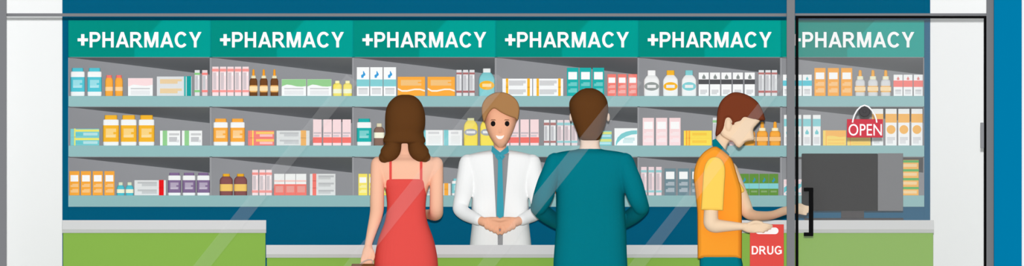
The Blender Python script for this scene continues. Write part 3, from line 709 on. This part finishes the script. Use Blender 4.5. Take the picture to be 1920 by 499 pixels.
# ---------------- woman in the red dress, seen from behind
def woman():
    y = 0.86
    r = person(760, y, 'woman with long brown hair in a red strappy dress seen from behind')
    SK = (246, 190, 160)
    f = Fig(y)
    f.loft([(186, 748, 772, .01, .05), (200, 733, 786, .01, .085), (225, 730, 790, .01, .09), (250, 738, 782, .015, .08), (266, 748, 772, .02, .05)])
    f.loft([(240, 745, 773, 0, .045), (270, 746, 772, -.01, .045), (288, 744, 775, -.005, .045), (300, 738, 782, 0, .05)])
    f.loft([(284, 742, 778, 0, .03), (290, 724, 796, 0, .05), (296, 709, 815, 0, .06), (304, 701, 826, -.008, .07), (320, 703, 823, -.008, .075), (340, 714, 810, 0, .08), (360, 724, 801, 0, .08),
            (390, 728, 797, 0, .075), (420, 724, 800, 0, .08), (460, 714, 811, 0, .09), (510, 708, 816, 0, .10), (545, 710, 814, 0, .095), (560, 715, 808, 0, .08)], n=2.8)
    # hanging arm with the hand closed on the bag handle
    f.tube([(709, 307, -.03, 13.5), (708, 325, -.04, 13.3), (707.5, 345, -.045, 13), (707, 375, -.045, 13.2), (706.5, 395, -.04, 12.8), (703, 412, -.04, 11.5), (698, 430, -.05, 9.6), (691, 457, -.06, 7), (690, 466, -.07, 7.4)])
    f.tube([(691, 460, -.065, 7), (690, 472, -.075, 10.5), (689, 482, -.08, 11)], flat=.62)
    for i in range(4):
        x = 679.3 + 5.6 * i
        f.tube([(x + 1.5, 480, -.085, 3.3), (x - .6, 489, -.098, 3.2), (x + .2, 496 - abs(i - 1.4) * .8, -.093, 3.0), (x + 1, 494, -.072, 2.8), (x + 1, 488, -.066, 2.6)], sub=4, N=10)
    f.tube([(697, 470, -.08, 4), (700.5, 479, -.09, 3.4), (698.5, 488, -.1, 3)], sub=4, N=10)
    # bent arm reaching forward to the counter
    f.tube([(818, 307, -.03, 13), (818.5, 330, -.04, 12.6), (818.5, 360, -.045, 12.6), (818.3, 390, -.03, 12.8), (817.5, 400, .015, 13), (813, 402.5, .07, 11.5), (806, 402, .16, 9.5), (797, 400, .25, 7)])
    f.tube([(798, 400, .24, 7), (792, 400, .29, 9.5), (788, 401, .32, 9)], flat=.6)
    for i in range(4):
        f.tube([(783 + 4.2 * i, 402, .32, 3.1), (781 + 4.2 * i, 404, .36, 3), (781 + 4.2 * i, 408, .385 + .004 * (i % 3), 2.6)], sub=4, N=10)
    f.tube([(798, 402, .28, 3.6), (803, 406, .32, 3.1), (802, 409, .345, 2.7)], sub=4, N=10)
    for sx in (-1, 1):
        f.tube([(760 + sx * 24, 540, 0, 24), (760 + sx * 23, 600, 0, 21), (760 + sx * 22, 660, .005, 15), (760 + sx * 21, 710, .005, 14.5), (760 + sx * 20, 770, .0, 10), (760 + sx * 20, 815, 0, 8), (760 + sx * 20, 832, .0, 9)])
        f.tube([(760 + sx * 20, 826, -.02, 9), (760 + sx * 21, 831, .06, 8.5), (760 + sx * 22, 833, .13, 6.5)])
    bo = f.fuse('body', r, SK)
    h = Fig(y, .0035)
    h.loft([(177.6, 753, 767, 0, .02), (180, 744, 776, 0, .045), (186, 735.5, 784.5, 0, .07), (195, 728, 791, 0, .088), (207, 723.5, 795.5, 0, .1), (220, 722, 797.5, 0, .105), (235, 722, 797, 0, .105),
            (244, 722, 795, 0, .1), (251, 722.5, 793, -.005, .095), (258, 719.5, 796.5, -.012, .09), (263.5, 718, 798, -.018, .082), (267, 719.5, 797, -.02, .075), (269, 723, 794, -.02, .06)], n=2.6)
    for sx in (-1, 1):
        c = 758.7
        h.tube([(c + sx * 22, 250, -.03, 14), (c + sx * 22, 262, -.04, 15), (c + sx * 21.4, 273, -.05, 15.6), (c + sx * 24.8, 282, -.055, 17.3), (c + sx * 33, 291.5, -.057, 16.2), (c + sx * 36.5, 295, -.055, 12.5)])
    h.fuse('hair', r, (95, 58, 26))
    d = Fig(y, .004)
    d.loft([(336, 717, 804, 0, .088), (345, 719.5, 802.5, 0, .09), (355, 722.5, 801, 0, .088), (373, 725, 799, 0, .085), (390, 725.5, 798, 0, .084), (405, 723.5, 799, 0, .086), (420, 720, 802.5, 0, .092),
            (449, 709, 813, 0, .102), (478, 703, 819.5, 0, .112), (499, 701, 821.5, 0, .116), (560, 697, 826, 0, .12), (640, 690, 834, 0, .125), (652, 689, 835, 0, .125)], n=2.8)
    dr = d.fuse('dress', r, (226, 80, 74), smooth=2)
    for a, b in ((730, 734.6), (787.3, 792)):
        s = MB()
        L = ROOTLOC[r.name]
        pts = []
        for py in (340, 334, 328, 321, 314, 307, 301, 297, 294):
            hit = bo.ray_cast(Vector((X((a + b) / 2), -2, Z(py))) - L, Vector((0, 1, 0)))
            if hit[0]: pts.append((hit[1].y + L.y - y - .004, py))
        print('strap', [round(p[0], 3) for p in pts])
        v = []; fc = []
        for (yo, py) in pts:
            v += [(X(a), y + yo, Z(py)), (X(b), y + yo, Z(py)), (X(b), y + yo + .012, Z(py)), (X(a), y + yo + .012, Z(py))]
        for k in range(len(pts) - 1):
            for i in range(4): fc.append([k * 4 + i, k * 4 + (i + 1) % 4, k * 4 + 4 + (i + 1) % 4, k * 4 + 4 + i])
        fc += [[0, 1, 2, 3], [len(v) - 4, len(v) - 3, len(v) - 2, len(v) - 1]]
        s.raw(v, fc, (226, 80, 74)); s.build('strap', dr, L)
    for sx in (-1, 1):
        s = Fig(y); s.tube([(760 + sx * 20, 830, -.03, 10), (760 + sx * 21, 832.5, .05, 9.8), (760 + sx * 22, 834, .15, 7)]); s.slab([(748 + sx * 20, 834), (773 + sx * 20, 834), (773 + sx * 20, 840), (748 + sx * 20, 840)], -.05, .15)
        s.fuse('shoe', r, (200, 60, 60))
    # her bag
    b = empty('handbag', (X(681), y - .10, Z(600)))
    ROOTLOC[b.name] = Vector(b.location)
    g = MB()
    rings = [sup_ring(X(681 - (py - 495) * .17), y - .10, Z(py), hw * S, hd, 5) for py, hw, hd in ((600, 27, .045), (598, 28, .048), (560, 26, .045), (500, 21.7, .02), (495.5, 21.3, .014), (494.8, 20.5, .012))]
    g.rings(rings, (112, 72, 38)); g.build('body', b, b.location, smooth=True)
    P = [(669, 500), (672.5, 497.5), (677, 493.8), (683, 490), (690, 487.3), (696, 487.2), (699.3, 490), (700, 499)]
    V = [Vector((X(p[0]), y - .108, Z(p[1]))) for p in P]; R = []
    for i, p in enumerate(V):
        dd = (V[min(i + 1, len(V) - 1)] - V[max(i - 1, 0)]).normalized(); u = dd.cross(Vector((0, 1, 0))).normalized()
        R.append([tuple(p + (u * math.cos(2 * math.pi * k / 10) + Vector((0, 1, 0)) * math.sin(2 * math.pi * k / 10)) * 1.2 * S) for k in range(10)])
    g = MB(); g.rings(R, (196, 170, 160)); g.build('handle', b, b.location, smooth=True)
    tag(b, 'brown handbag hanging from the hand of the woman in red', 'bag')
woman()

# ---------------- man in the teal sweater, seen from behind
def teal_man():
    y = 0.98
    r = person(1106, y, 'man with brown hair in a teal sweater seen from behind at the counter')
    SK = (241, 216, 198)
    f = Fig(y)
    f.loft([(176, 1092, 1120, 0, .05), (190, 1076, 1132, 0, .085), (215, 1076, 1134, 0, .092), (240, 1083, 1128, .005, .085), (258, 1091, 1120, .02, .06), (268, 1096, 1116, .03, .04)])
    for px in (1070.8, 1140.3): f.ball(px, 220, .0, 3.4, 8.5, .014)
    f.loft([(240, 1090, 1122, -.005, .05), (262, 1088, 1124, -.01, .05), (276, 1087, 1125, -.01, .052), (290, 1078, 1134, -.005, .055), (300, 1066, 1146, 0, .06)])
    f.loft([(288, 1060, 1152, 0, .05), (298, 1036, 1178, 0, .075), (330, 1046, 1168, 0, .09), (380, 1050, 1164, 0, .09), (430, 1050, 1166, 0, .09), (500, 1047, 1168, 0, .09), (540, 1050, 1164, 0, .08)])
    for c, sx in ((1106, -1), (1106, 1)):
        q = lambda d: c + sx * d
        f.tube([(q(65), 306, -.05, 13), (q(79), 345, -.065, 13), (q(90), 372, -.06, 12), (q(95), 389, -.02, 10.5), (q(83), 403, .06, 10), (q(60), 417, .16, 9), (q(38), 420, .25, 8)])
        f.tube([(q(40), 420, .245, 7.5), (q(32), 421, .29, 11), (q(29), 423, .32, 10)], flat=.6)
        for i in range(4):
            f.tube([(q(22 + 5 * i), 424, .32, 3.5), (q(20 + 5.4 * i), 428, .36, 3.3), (q(20 + 5.4 * i), 437, .385 - .004 * abs(i - 2), 2.8)], sub=4, N=10)
        f.tube([(q(26), 423, .28, 4), (q(18), 427, .315, 3.6), (q(14), 432, .335, 3)], sub=4, N=10)
        f.tube([(q(30), 530, 0, 30), (q(29), 600, 0, 25), (q(27), 680, .0, 18), (q(27), 750, .0, 16), (q(27), 815, 0, 11)])
        f.tube([(q(27), 822, -.02, 12), (q(28), 828, .06, 10), (q(29), 831, .15, 8)])
    f.fuse('body', r, SK)
    h = Fig(y, .0035)
    h.loft([(165.3, 1099, 1111, 0, .02), (168, 1090, 1119, 0, .04), (172, 1084, 1126, 0, .06), (178, 1076.5, 1132.5, 0, .078), (185, 1070.5, 1137, 0, .09), (193, 1067.3, 1139.5, 0, .098), (205, 1068, 1140.8, 0, .102), (218, 1070.8, 1139, 0, .1),
            (232, 1075.5, 1135.8, -.005, .09), (245, 1080.5, 1131, -.012, .075), (257, 1085.5, 1127, -.02, .06), (261.5, 1088, 1124.5, -.022, .052), (263.5, 1091, 1121.5, -.022, .046)], n=2.7)
    h.fuse('hair', r, (95, 58, 26), smooth=2)
    s = Fig(y)
    s.loft([(279, 1085, 1126, -.005, .062), (281, 1078, 1134, 0, .066), (284, 1056, 1157, 0, .08), (288, 1040, 1174, 0, .092), (294, 1029, 1184, 0, .1), (305, 1025, 1188, 0, .108), (325, 1032, 1181, 0, .115), (345, 1039, 1176, 0, .118),
            (362, 1042, 1171.8, 0, .118), (390, 1042.5, 1171.8, 0, .116), (433, 1042, 1174, 0, .116), (476, 1038.6, 1175.5, 0, .118), (499, 1037.5, 1176.6, 0, .118), (540, 1037, 1177, 0, .118), (556, 1038, 1176, 0, .116)], n=3)
    s.tube([(1041, 304, -.05, 18), (1034, 325, -.06, 19), (1026, 345, -.065, 19.3), (1018, 370, -.06, 19), (1011.5, 386, -.04, 16), (1010, 391, -.01, 14.8), (1023, 402, .06, 15.3), (1046, 417, .16, 13.5), (1062, 421, .22, 11.5)])
    s.tube([(1171, 304, -.05, 18), (1178, 325, -.06, 19), (1186, 345, -.065, 19.3), (1194.5, 370, -.06, 18), (1200.5, 385, -.04, 16), (1201.5, 391, -.01, 14.8), (1188, 403, .06, 15.3), (1168, 416, .16, 13.5), (1150, 421, .22, 11.5)])
    s.fuse('sweater', r, (0, 118, 134), smooth=2)
    t = Fig(y, .006)
    t.loft([(535, 1042, 1172, 0, .108), (560, 1043, 1170, 0, .105), (585, 1046, 1168, 0, .1)])
    for sx in (-1, 1): t.tube([(1106 + sx * 30, 560, 0, 35), (1106 + sx * 29, 650, 0, 27), (1106 + sx * 28, 740, 0, 22), (1106 + sx * 28, 824, 0, 19)])
    t.fuse('trousers', r, (48, 52, 60))
    for sx in (-1, 1):
        q = Fig(y, .005); q.tube([(1106 + sx * 28, 827, -.03, 12.5), (1106 + sx * 29, 830, .06, 11), (1106 + sx * 30, 833, .18, 7.5)]); q.slab([(1094 + sx * 28, 834), (1119 + sx * 28, 834), (1119 + sx * 28, 840), (1094 + sx * 28, 840)], -.06, .2)
        q.fuse('shoe', r, (60, 40, 30))
teal_man()

# ---------------- pharmacist facing out
def pharmacist():
    y = 2.08
    r = person(937.5, y, 'pharmacist in a white coat with clasped hands behind the lower counter')
    SK = (243, 180, 145)
    f = Fig(y, .0035)
    f.loft([(177, 930, 946, .0, .04), (188, 914, 962, 0, .075), (203, 908, 969, 0, .09), (218, 908, 969.3, 0, .095), (229, 909, 968, -.002, .096), (240, 911.5, 964.5, -.004, .095), (250, 915.5, 960.5, -.006, .092), (258, 919.5, 956.5, -.01, .086),
            (266, 924.5, 952.5, -.015, .075), (272, 929, 948.5, -.02, .06), (277, 934, 943, -.025, .04)], n=3.0)
    f.loft([(240, 922, 953, .01, .05), (266, 926, 949, .005, .05), (280, 925, 950, 0, .052), (292, 920, 955, 0, .055), (300, 910, 966, 0, .06)])
    f.tube([(937.6, 238, -.096, 1.6), (937.6, 246, -.098, 2.6), (937.6, 248, -.094, 2.4)], sub=4, N=10)      # nose
    f.loft([(288, 900, 975, 0, .05), (300, 878, 998, 0, .07), (330, 885, 990, 0, .085), (400, 890, 986, 0, .085), (500, 890, 986, 0, .085), (545, 895, 980, 0, .08)])
    for sx in (-1, 1):
        q = lambda d: 937.5 + sx * d
        f.tube([(q(58), 308, -.045, 12), (q(65), 350, -.06, 12), (q(72), 388, -.07, 10.5), (q(60), 404, -.115, 9.5), (q(42), 412, -.175, 8.2), (q(28), 417, -.2, 9)])
        # palm and fingers: clasped in front of the waist
        f.tube([(q(27), 416, -.2, 9), (q(17), 417.5, -.205, 11), (q(6), 419, -.208, 12)], flat=.62)
        for i in range(4):
            x0 = 25.5 - 7.2 * i
            f.tube([(q(x0 - 1), 416 + i, -.208, 3.9), (q(x0 + 1.2), 423 + 2.6 * i, -.219, 3.9), (q(x0 - .6), 427.5 + 3.4 * i, -.214, 3.7)], sub=4, N=12)
        f.tube([(q(18), 412, -.21, 4.2), (q(8), 411.5, -.222, 4), (q(1), 413, -.226, 3.6)], sub=4, N=12)
        f.tube([(q(26), 530, 0, 28), (q(25), 640, 0, 21), (q(24), 740, 0, 16), (q(24), 815, 0, 11)])
        f.tube([(q(24), 822, .02, 12), (q(25), 828, -.06, 10), (q(26), 831, -.15, 8)])
    f.fuse('body', r, SK, smooth=2)
    h = Fig(y, .0032)
    hp = [(906.5, 229), (904, 217), (903, 204), (905, 194), (911.5, 184), (923, 176), (937, 173), (951, 175), (963, 182), (971, 192), (974, 203), (973.3, 214), (970.5, 226.5),
          (967, 222.5), (953.5, 218), (939, 211), (927, 203.5), (919, 209), (914, 217), (910, 226)]
    h.pillow(hp, -.110, -.02, p=4, inset=2.5)
    h.loft([(173, 930, 944, .02, .03), (176, 922, 953, .02, .06), (182, 913, 963, .02, .085), (192, 906, 971, .02, .098), (204, 903.3, 973.8, .025, .1), (216, 904, 972.5, .035, .095), (228, 907.5, 969, .045, .08), (240, 914, 963, .055, .06), (252, 920, 957, .055, .045)], n=2.8)
    h.fuse('hair', r, (172, 126, 80), smooth=2)
    for ex in (924.8, 950.4):
        b = MB()
        R = []
        for i in range(1, 10):
            t = math.pi * i / 10
            R.append([(X(ex) + 4.7 * S * math.sin(t) * math.cos(2 * math.pi * k / 20), y - .0935 + .0075 * math.sin(t) * math.sin(2 * math.pi * k / 20), Z(232) - 5.2 * S * math.cos(t)) for k in range(20)])
        b.rings(R, (28, 24, 24)); b.build('eye', r, ROOTLOC[r.name], smooth=True)
        flat_part('eyebrow', r, [(ex - 5, 226), (ex - 3.5, 224), (ex + 3.5, 224), (ex + 5, 226), (ex + 3, 225.8), (ex - 3, 225.8)], y - .0985, y - .088, (150, 105, 80))
    flat_part('mouth', r, [(929.8, 253.6), (934, 255), (941, 255), (945.2, 253.6), (944, 257.5), (941, 260.5), (937.5, 261.3), (934, 260.5), (931, 257.5)], y - .1, y - .08, (252, 246, 240))
    # coat
    c = Fig(y)
    c.loft([(281.5, 921, 956, 0, .06), (284, 905, 971, 0, .075), (287, 890, 985, 0, .088), (291, 876, 999, 0, .098), (298, 867, 1008, 0, .104), (310, 866, 1009, 0, .11), (330, 873, 1002, 0, .114), (350, 881, 994, 0, .114),
            (371, 884.5, 991, 0, .112), (389, 884, 991.5, 0, .112), (418, 885, 992, 0, .114), (458, 881, 996, 0, .118), (500, 879, 998, 0, .12), (560, 875, 1001, 0, .125), (600, 873, 1003, 0, .125)], n=3)
    for sx in (-1, 1):
        q = lambda d: 937.5 + sx * d
        c.tube([(q(60), 306, -.045, 17), (q(62), 328, -.055, 18.5), (q(66), 350, -.06, 18), (q(70), 368, -.06, 16), (q(73.5), 384, -.065, 14.8), (q(74), 393, -.08, 14), (q(64), 402, -.11, 13), (q(50), 408.5, -.15, 12), (q(40.5), 413, -.178, 10.8)])
    co = c.fuse('coat', r, (246, 247, 247), smooth=2)
    yf = y - .1145
    L = ROOTLOC[r.name]
    # grey shirt front, teal collar and tie
    s = MB()
    def strip(b, keys, col, th):      # (py, xl, xr, y)
        v = []; fc = []
        for py, xl, xr, yy in keys: v += [(X(xl), yy, Z(py)), (X(xr), yy, Z(py)), (X(xr), yy + th, Z(py)), (X(xl), yy + th, Z(py))]
        for k in range(len(keys) - 1):
            for i in range(4): fc.append([k * 4 + i, k * 4 + (i + 1) % 4, k * 4 + 4 + (i + 1) % 4, k * 4 + 4 + i])
        fc += [[0, 1, 2, 3], [len(v) - 1, len(v) - 2, len(v) - 3, len(v) - 4]]
        b.raw(v, fc, col)
    strip(s, [(287, 923.5, 954.5, y - .092), (291, 924, 954, y - .104), (300, 924.7, 953, y - .112), (330, 926.3, 950.8, y - .119), (404, 930, 944.6, y - .119), (430, 933, 943.2, y - .121), (470, 933.5, 942.5, y - .124)], (146, 147, 150), .02)
    s.build('shirt', r, L)
    s = MB()
    strip(s, [(290, 933, 942.3, y - .112), (296, 933.3, 942, y - .118), (302, 933.8, 941.7, y - .122), (330, 933.2, 942.4, y - .126), (395, 931.3, 944.4, y - .126), (404, 931, 944.8, y - .126), (410, 937.5, 938.5, y - .125)], (60, 160, 180), .008)
    s.build('tie', r, L)
    for sx in (-1, 1):
        q = lambda px: 937.7 + sx * px
        s = MB()
        v = [(X(q(14.8)), y - .060, Z(273.5)), (X(q(-.3)), y - .098, Z(286)), (X(q(-.3)), y - .122, Z(295)), (X(q(4.5)), y - .122, Z(300)), (X(q(16.6)), y - .084, Z(283.5))]
        v2 = [(a, b + .012, c2) for a, b, c2 in v]
        n = 5
        s.raw(v + v2, [list(range(n)), list(range(2 * n - 1, n - 1, -1))] + [[i, (i + 1) % n, (i + 1) % n + n, i + n] for i in range(n)], (60, 160, 180)); s.build('collar', r, L)
    t = Fig(y, .006)
    for sx in (-1, 1): t.tube([(937.5 + sx * 28, 560, 0, 31), (937.5 + sx * 27, 650, 0, 26), (937.5 + sx * 26, 740, 0, 21), (937.5 + sx * 26, 824, 0, 18)])
    t.fuse('trousers', r, (70, 74, 82))
    for sx in (-1, 1):
        q = Fig(y, .005); cx = 937.5 + sx * 26
        q.tube([(cx, 827, .03, 12.5), (cx + sx, 830, -.06, 11), (cx + sx * 2, 833, -.18, 7.5)]); q.slab([(cx - 12, 834), (cx + 13, 834), (cx + 13, 840), (cx - 12, 840)], -.2, .06)
        q.fuse('shoe', r, (50, 45, 42))
pharmacist()

# ---------------- man in the orange vest, in profile, opening the door
def orange_man():
    y = 0.42
    r = person(1350, y, 'man in an orange vest in profile, head bowed, reaching for the door')
    SK = (240, 212, 180)
    f = Fig(y, .0035)
    f.pillow([(1350, 215), (1352, 197), (1362, 186), (1378, 181), (1402, 187), (1418, 203), (1425.5, 225), (1420, 233), (1413, 241.5), (1413.2, 250), (1415, 260), (1414, 263), (1406, 264.5), (1398, 266.5), (1394, 271), (1389, 276),
              (1385, 277.5), (1380, 274), (1373, 265.5), (1364, 262), (1350, 250)], -.08, .08, p=4, inset=6)
    f.pillow([(1345, 240), (1366, 250), (1368.5, 264), (1364.5, 271), (1361, 284), (1364, 298), (1330, 292), (1338, 268), (1343, 255)], -.052, .052, p=3, inset=7)
    f.ball(1366, 234, -.079, 6.2, 12, .012)
    f.pillow([(1322, 300), (1345, 287), (1362, 302), (1374, 330), (1380, 380), (1378, 470), (1362, 500), (1336, 500), (1320, 470), (1318, 390), (1314, 330)], -.10, .10, p=4, inset=10)
    # near arm, holding the bag
    f.tube([(1338, 310, -.13, 15), (1336, 350, -.155, 14), (1333.5, 390, -.165, 13.6), (1333, 408, -.165, 13.8), (1334, 419, -.165, 14.5), (1342, 423.5, -.165, 13.5), (1354, 424, -.168, 11.6), (1372, 424.3, -.172, 9.2), (1390, 424.8, -.178, 7), (1396, 424.8, -.18, 7.4)])
    f.tube([(1394, 425, -.18, 7.2), (1404, 427, -.186, 9.6), (1415, 428, -.188, 9.2)], flat=.65)
    for i, (tx, ty) in enumerate(((1447, 424), (1444, 428.5), (1438, 432), (1431, 435))):
        f.tube([(1412, 422 + 4 * i, -.19, 3.5), (1424, 421 + 4 * i, -.196, 3.3), ((tx + 1424) / 2 + 3, ty - 2 + i * .3, -.196, 3.1), (tx, ty, -.184, 2.7)], sub=4, N=12)
    f.tube([(1404, 421, -.192, 4), (1416, 416.5, -.2, 3.5), (1428, 418, -.2, 3)], sub=4, N=12)
    # far arm, reaching to the handle
    f.tube([(1368, 318, .125, 15), (1382, 350, .125, 14), (1394, 380, .12, 13.5), (1402, 398, .105, 12), (1414, 404, .07, 9.6), (1432, 405, .01, 8.8), (1450, 403, -.07, 8), (1470, 396, -.17, 8), (1484, 393, -.25, 8), (1490, 392.5, -.28, 8)])
    f.tube([(1489, 392, -.275, 8), (1496, 392.5, -.305, 9.2), (1501, 393.5, -.318, 8.8)], flat=.7)
    for i, (tx, ty) in enumerate(((1515.5, 388), (1516.3, 392.5), (1514.5, 397.5), (1511, 402))):
        f.tube([(1499, 388 + 3.6 * i, -.318, 3), (1506, 387 + 4.6 * i, -.334, 2.6), (tx, ty, -.336, 2.2)], sub=4, N=12)
    f.tube([(1493, 386, -.30, 3.2), (1500, 383.5, -.322, 2.6), (1507, 386, -.335, 2.1)], sub=4, N=12)
    for yo, dx in ((-.075, 6), (.075, -2)):
        f.tube([(1350, 470, yo * .5, 18), (1350 + dx * .3, 530, yo * .8, 24), (1350 + dx, 620, yo, 22), (1352 + dx, 690, yo, 19), (1350 + dx, 760, yo, 16), (1349 + dx, 815, yo, 11)])
        f.tube([(1347 + dx, 824, yo, 12), (1366 + dx, 828, yo, 11), (1392 + dx, 832, yo, 7.5)])
    f.fuse('body', r, SK, smooth=2)
    h = Fig(y, .0032)
    h.pillow([(1341.5, 255), (1343.5, 232), (1344.5, 215), (1347.5, 199), (1355, 186), (1366, 177), (1377, 173), (1391, 174.5), (1406, 180.5), (1420, 191), (1429, 205.5), (1434.5, 222), (1434, 225.5), (1425, 226.5), (1409, 224), (1395.5, 221),
              (1389.5, 227.5), (1379, 231), (1372.5, 237), (1371.5, 229), (1367.5, 222.5), (1362.5, 223), (1360.3, 230), (1357.5, 242), (1350, 251)], -.09, .09, p=4, inset=6)
    h.fuse('hair', r, (118, 56, 32), smooth=2)
    v = Fig(y)
    v.pillow([(1336, 275.5), (1322, 283.6), (1313, 293), (1307, 303), (1302.5, 316), (1300.6, 332), (1302.6, 350), (1306, 380), (1307.5, 400), (1308, 485.5), (1308, 485.5), (1391, 485.5), (1391, 485.5), (1391, 420), (1390.3, 359), (1386, 341), (1380.5, 323), (1375, 305), (1368, 293), (1346, 276)],
             -.135, .135, p=4, inset=7)
    vest = v.fuse('vest', r, (246, 157, 46), smooth=2)
    c = Fig(y, .003)
    c.slab([(1335.5, 263), (1342, 260), (1352, 272), (1368, 290), (1364.5, 295.5), (1349, 284), (1336.5, 276)], -.068, .068)
    c.fuse('collar', r, (0, 118, 134), smooth=1)
    s = Fig(y, .0035)
    s.pillow([(1340.5, 294), (1330, 297.5), (1322.5, 308), (1319, 322), (1317.3, 345), (1314.3, 394), (1314.3, 394), (1356, 395.3), (1356, 395.3), (1358.5, 350), (1360, 322), (1358, 308), (1351, 297.5)], -.208, -.12, p=4, inset=5)
    s.fuse('sleeve', r, (254, 208, 92), smooth=1)
    s = Fig(y, .0035)
    s.pillow([(1362, 322), (1375, 325), (1387.5, 343), (1396, 357.5), (1389, 363), (1378, 368), (1362, 350)], .075, .175, p=4, inset=4)
    s.fuse('sleeve', r, (254, 208, 92), smooth=1)
    t = Fig(y, .005)
    t.pillow([(1316, 462), (1386, 462), (1390, 484), (1393, 499), (1391, 545), (1381, 590), (1325, 590), (1314, 545), (1312, 499), (1312, 484)], -.125, .125, p=4, inset=7)
    for yo, dx in ((-.075, 6), (.075, -2)): t.tube([(1352, 560, yo * .9, 36), (1353 + dx, 660, yo, 29), (1352 + dx, 760, yo, 23), (1350 + dx, 826, yo, 20)])
    t.fuse('trousers', r, (0, 118, 134))
    for yo, dx in ((-.075, 6), (.075, -2)):
        q = Fig(y, .005); q.tube([(1344 + dx, 827, yo, 12.5), (1366 + dx, 830, yo, 11), (1398 + dx, 833, yo, 7.5)]); q.slab([(1331 + dx, 834), (1408 + dx, 834), (1408 + dx, 840), (1331 + dx, 840)], yo - .036, yo + .036)
        q.fuse('shoe', r, (70, 45, 32))
    # his shopping bag
    yb = y - .135
    b = empty('paper_bag', (X(1437.7), yb, Z(560)))
    g = MB(); g.box(X(1406), X(1469.7), yb - .03, yb + .03, Z(560), Z(420.8), (225, 79, 73), 0.002); g.build('body', b, b.location)
    g = MB()
    pts = []
    for cx, s0 in ((1453.5, -90), (1422.5, 90)):
        for k in range(9):
            t = math.radians(s0 + 180 * k / 8); pts.append((X(cx) + 6.2 * S * math.cos(t), Z(433) + 6.2 * S * math.sin(t)))
    g.prism(pts, yb - .0325, yb - .0295, (250, 248, 248)); g.build('grip_hole', b, b.location)['label'] = 'white grip opening of the bag'
    g = MB(); bold_into(g, 'DRUG', X(1409.5), X(1466.5), Z(461.5), Z(477.3), yb - .0325, yb - .0299, (252, 244, 242), 0.10); g.build('lettering', b, b.location)
    tag(b, 'red paper bag with white DRUG lettering held by the orange vest man', 'bag')
orange_man()

# ------------------------------------------------------------------ light and camera
w = bpy.data.worlds.new('World'); sc.world = w; w.use_nodes = True
bg = w.node_tree.nodes['Background']; bg.inputs[0].default_value = (1, 1, 1, 1); bg.inputs[1].default_value = 0.52
su = bpy.data.lights.new('sun', 'SUN'); su.energy = 2.1; su.angle = math.radians(0.2)
so = bpy.data.objects.new('sun', su); COL.objects.link(so); so.location = (0, -8, 3); so.rotation_euler = (math.radians(89.6), 0, 0)
cam = bpy.data.cameras.new('camera'); cam.type = 'ORTHO'; cam.ortho_scale = 1920 * S; cam.clip_end = 60
co = bpy.data.objects.new('camera', cam); COL.objects.link(co)
co.location = (0, -10, Z(249.5)); co.rotation_euler = (math.radians(90), 0, 0)
sc.camera = co
sc.view_settings.view_transform = 'Standard'; sc.view_settings.look = 'None'
sc.view_settings.exposure = 0; sc.view_settings.gamma = 1; sc.view_settings.use_curve_mapping = False
sc.cycles.transparent_max_bounces = 16
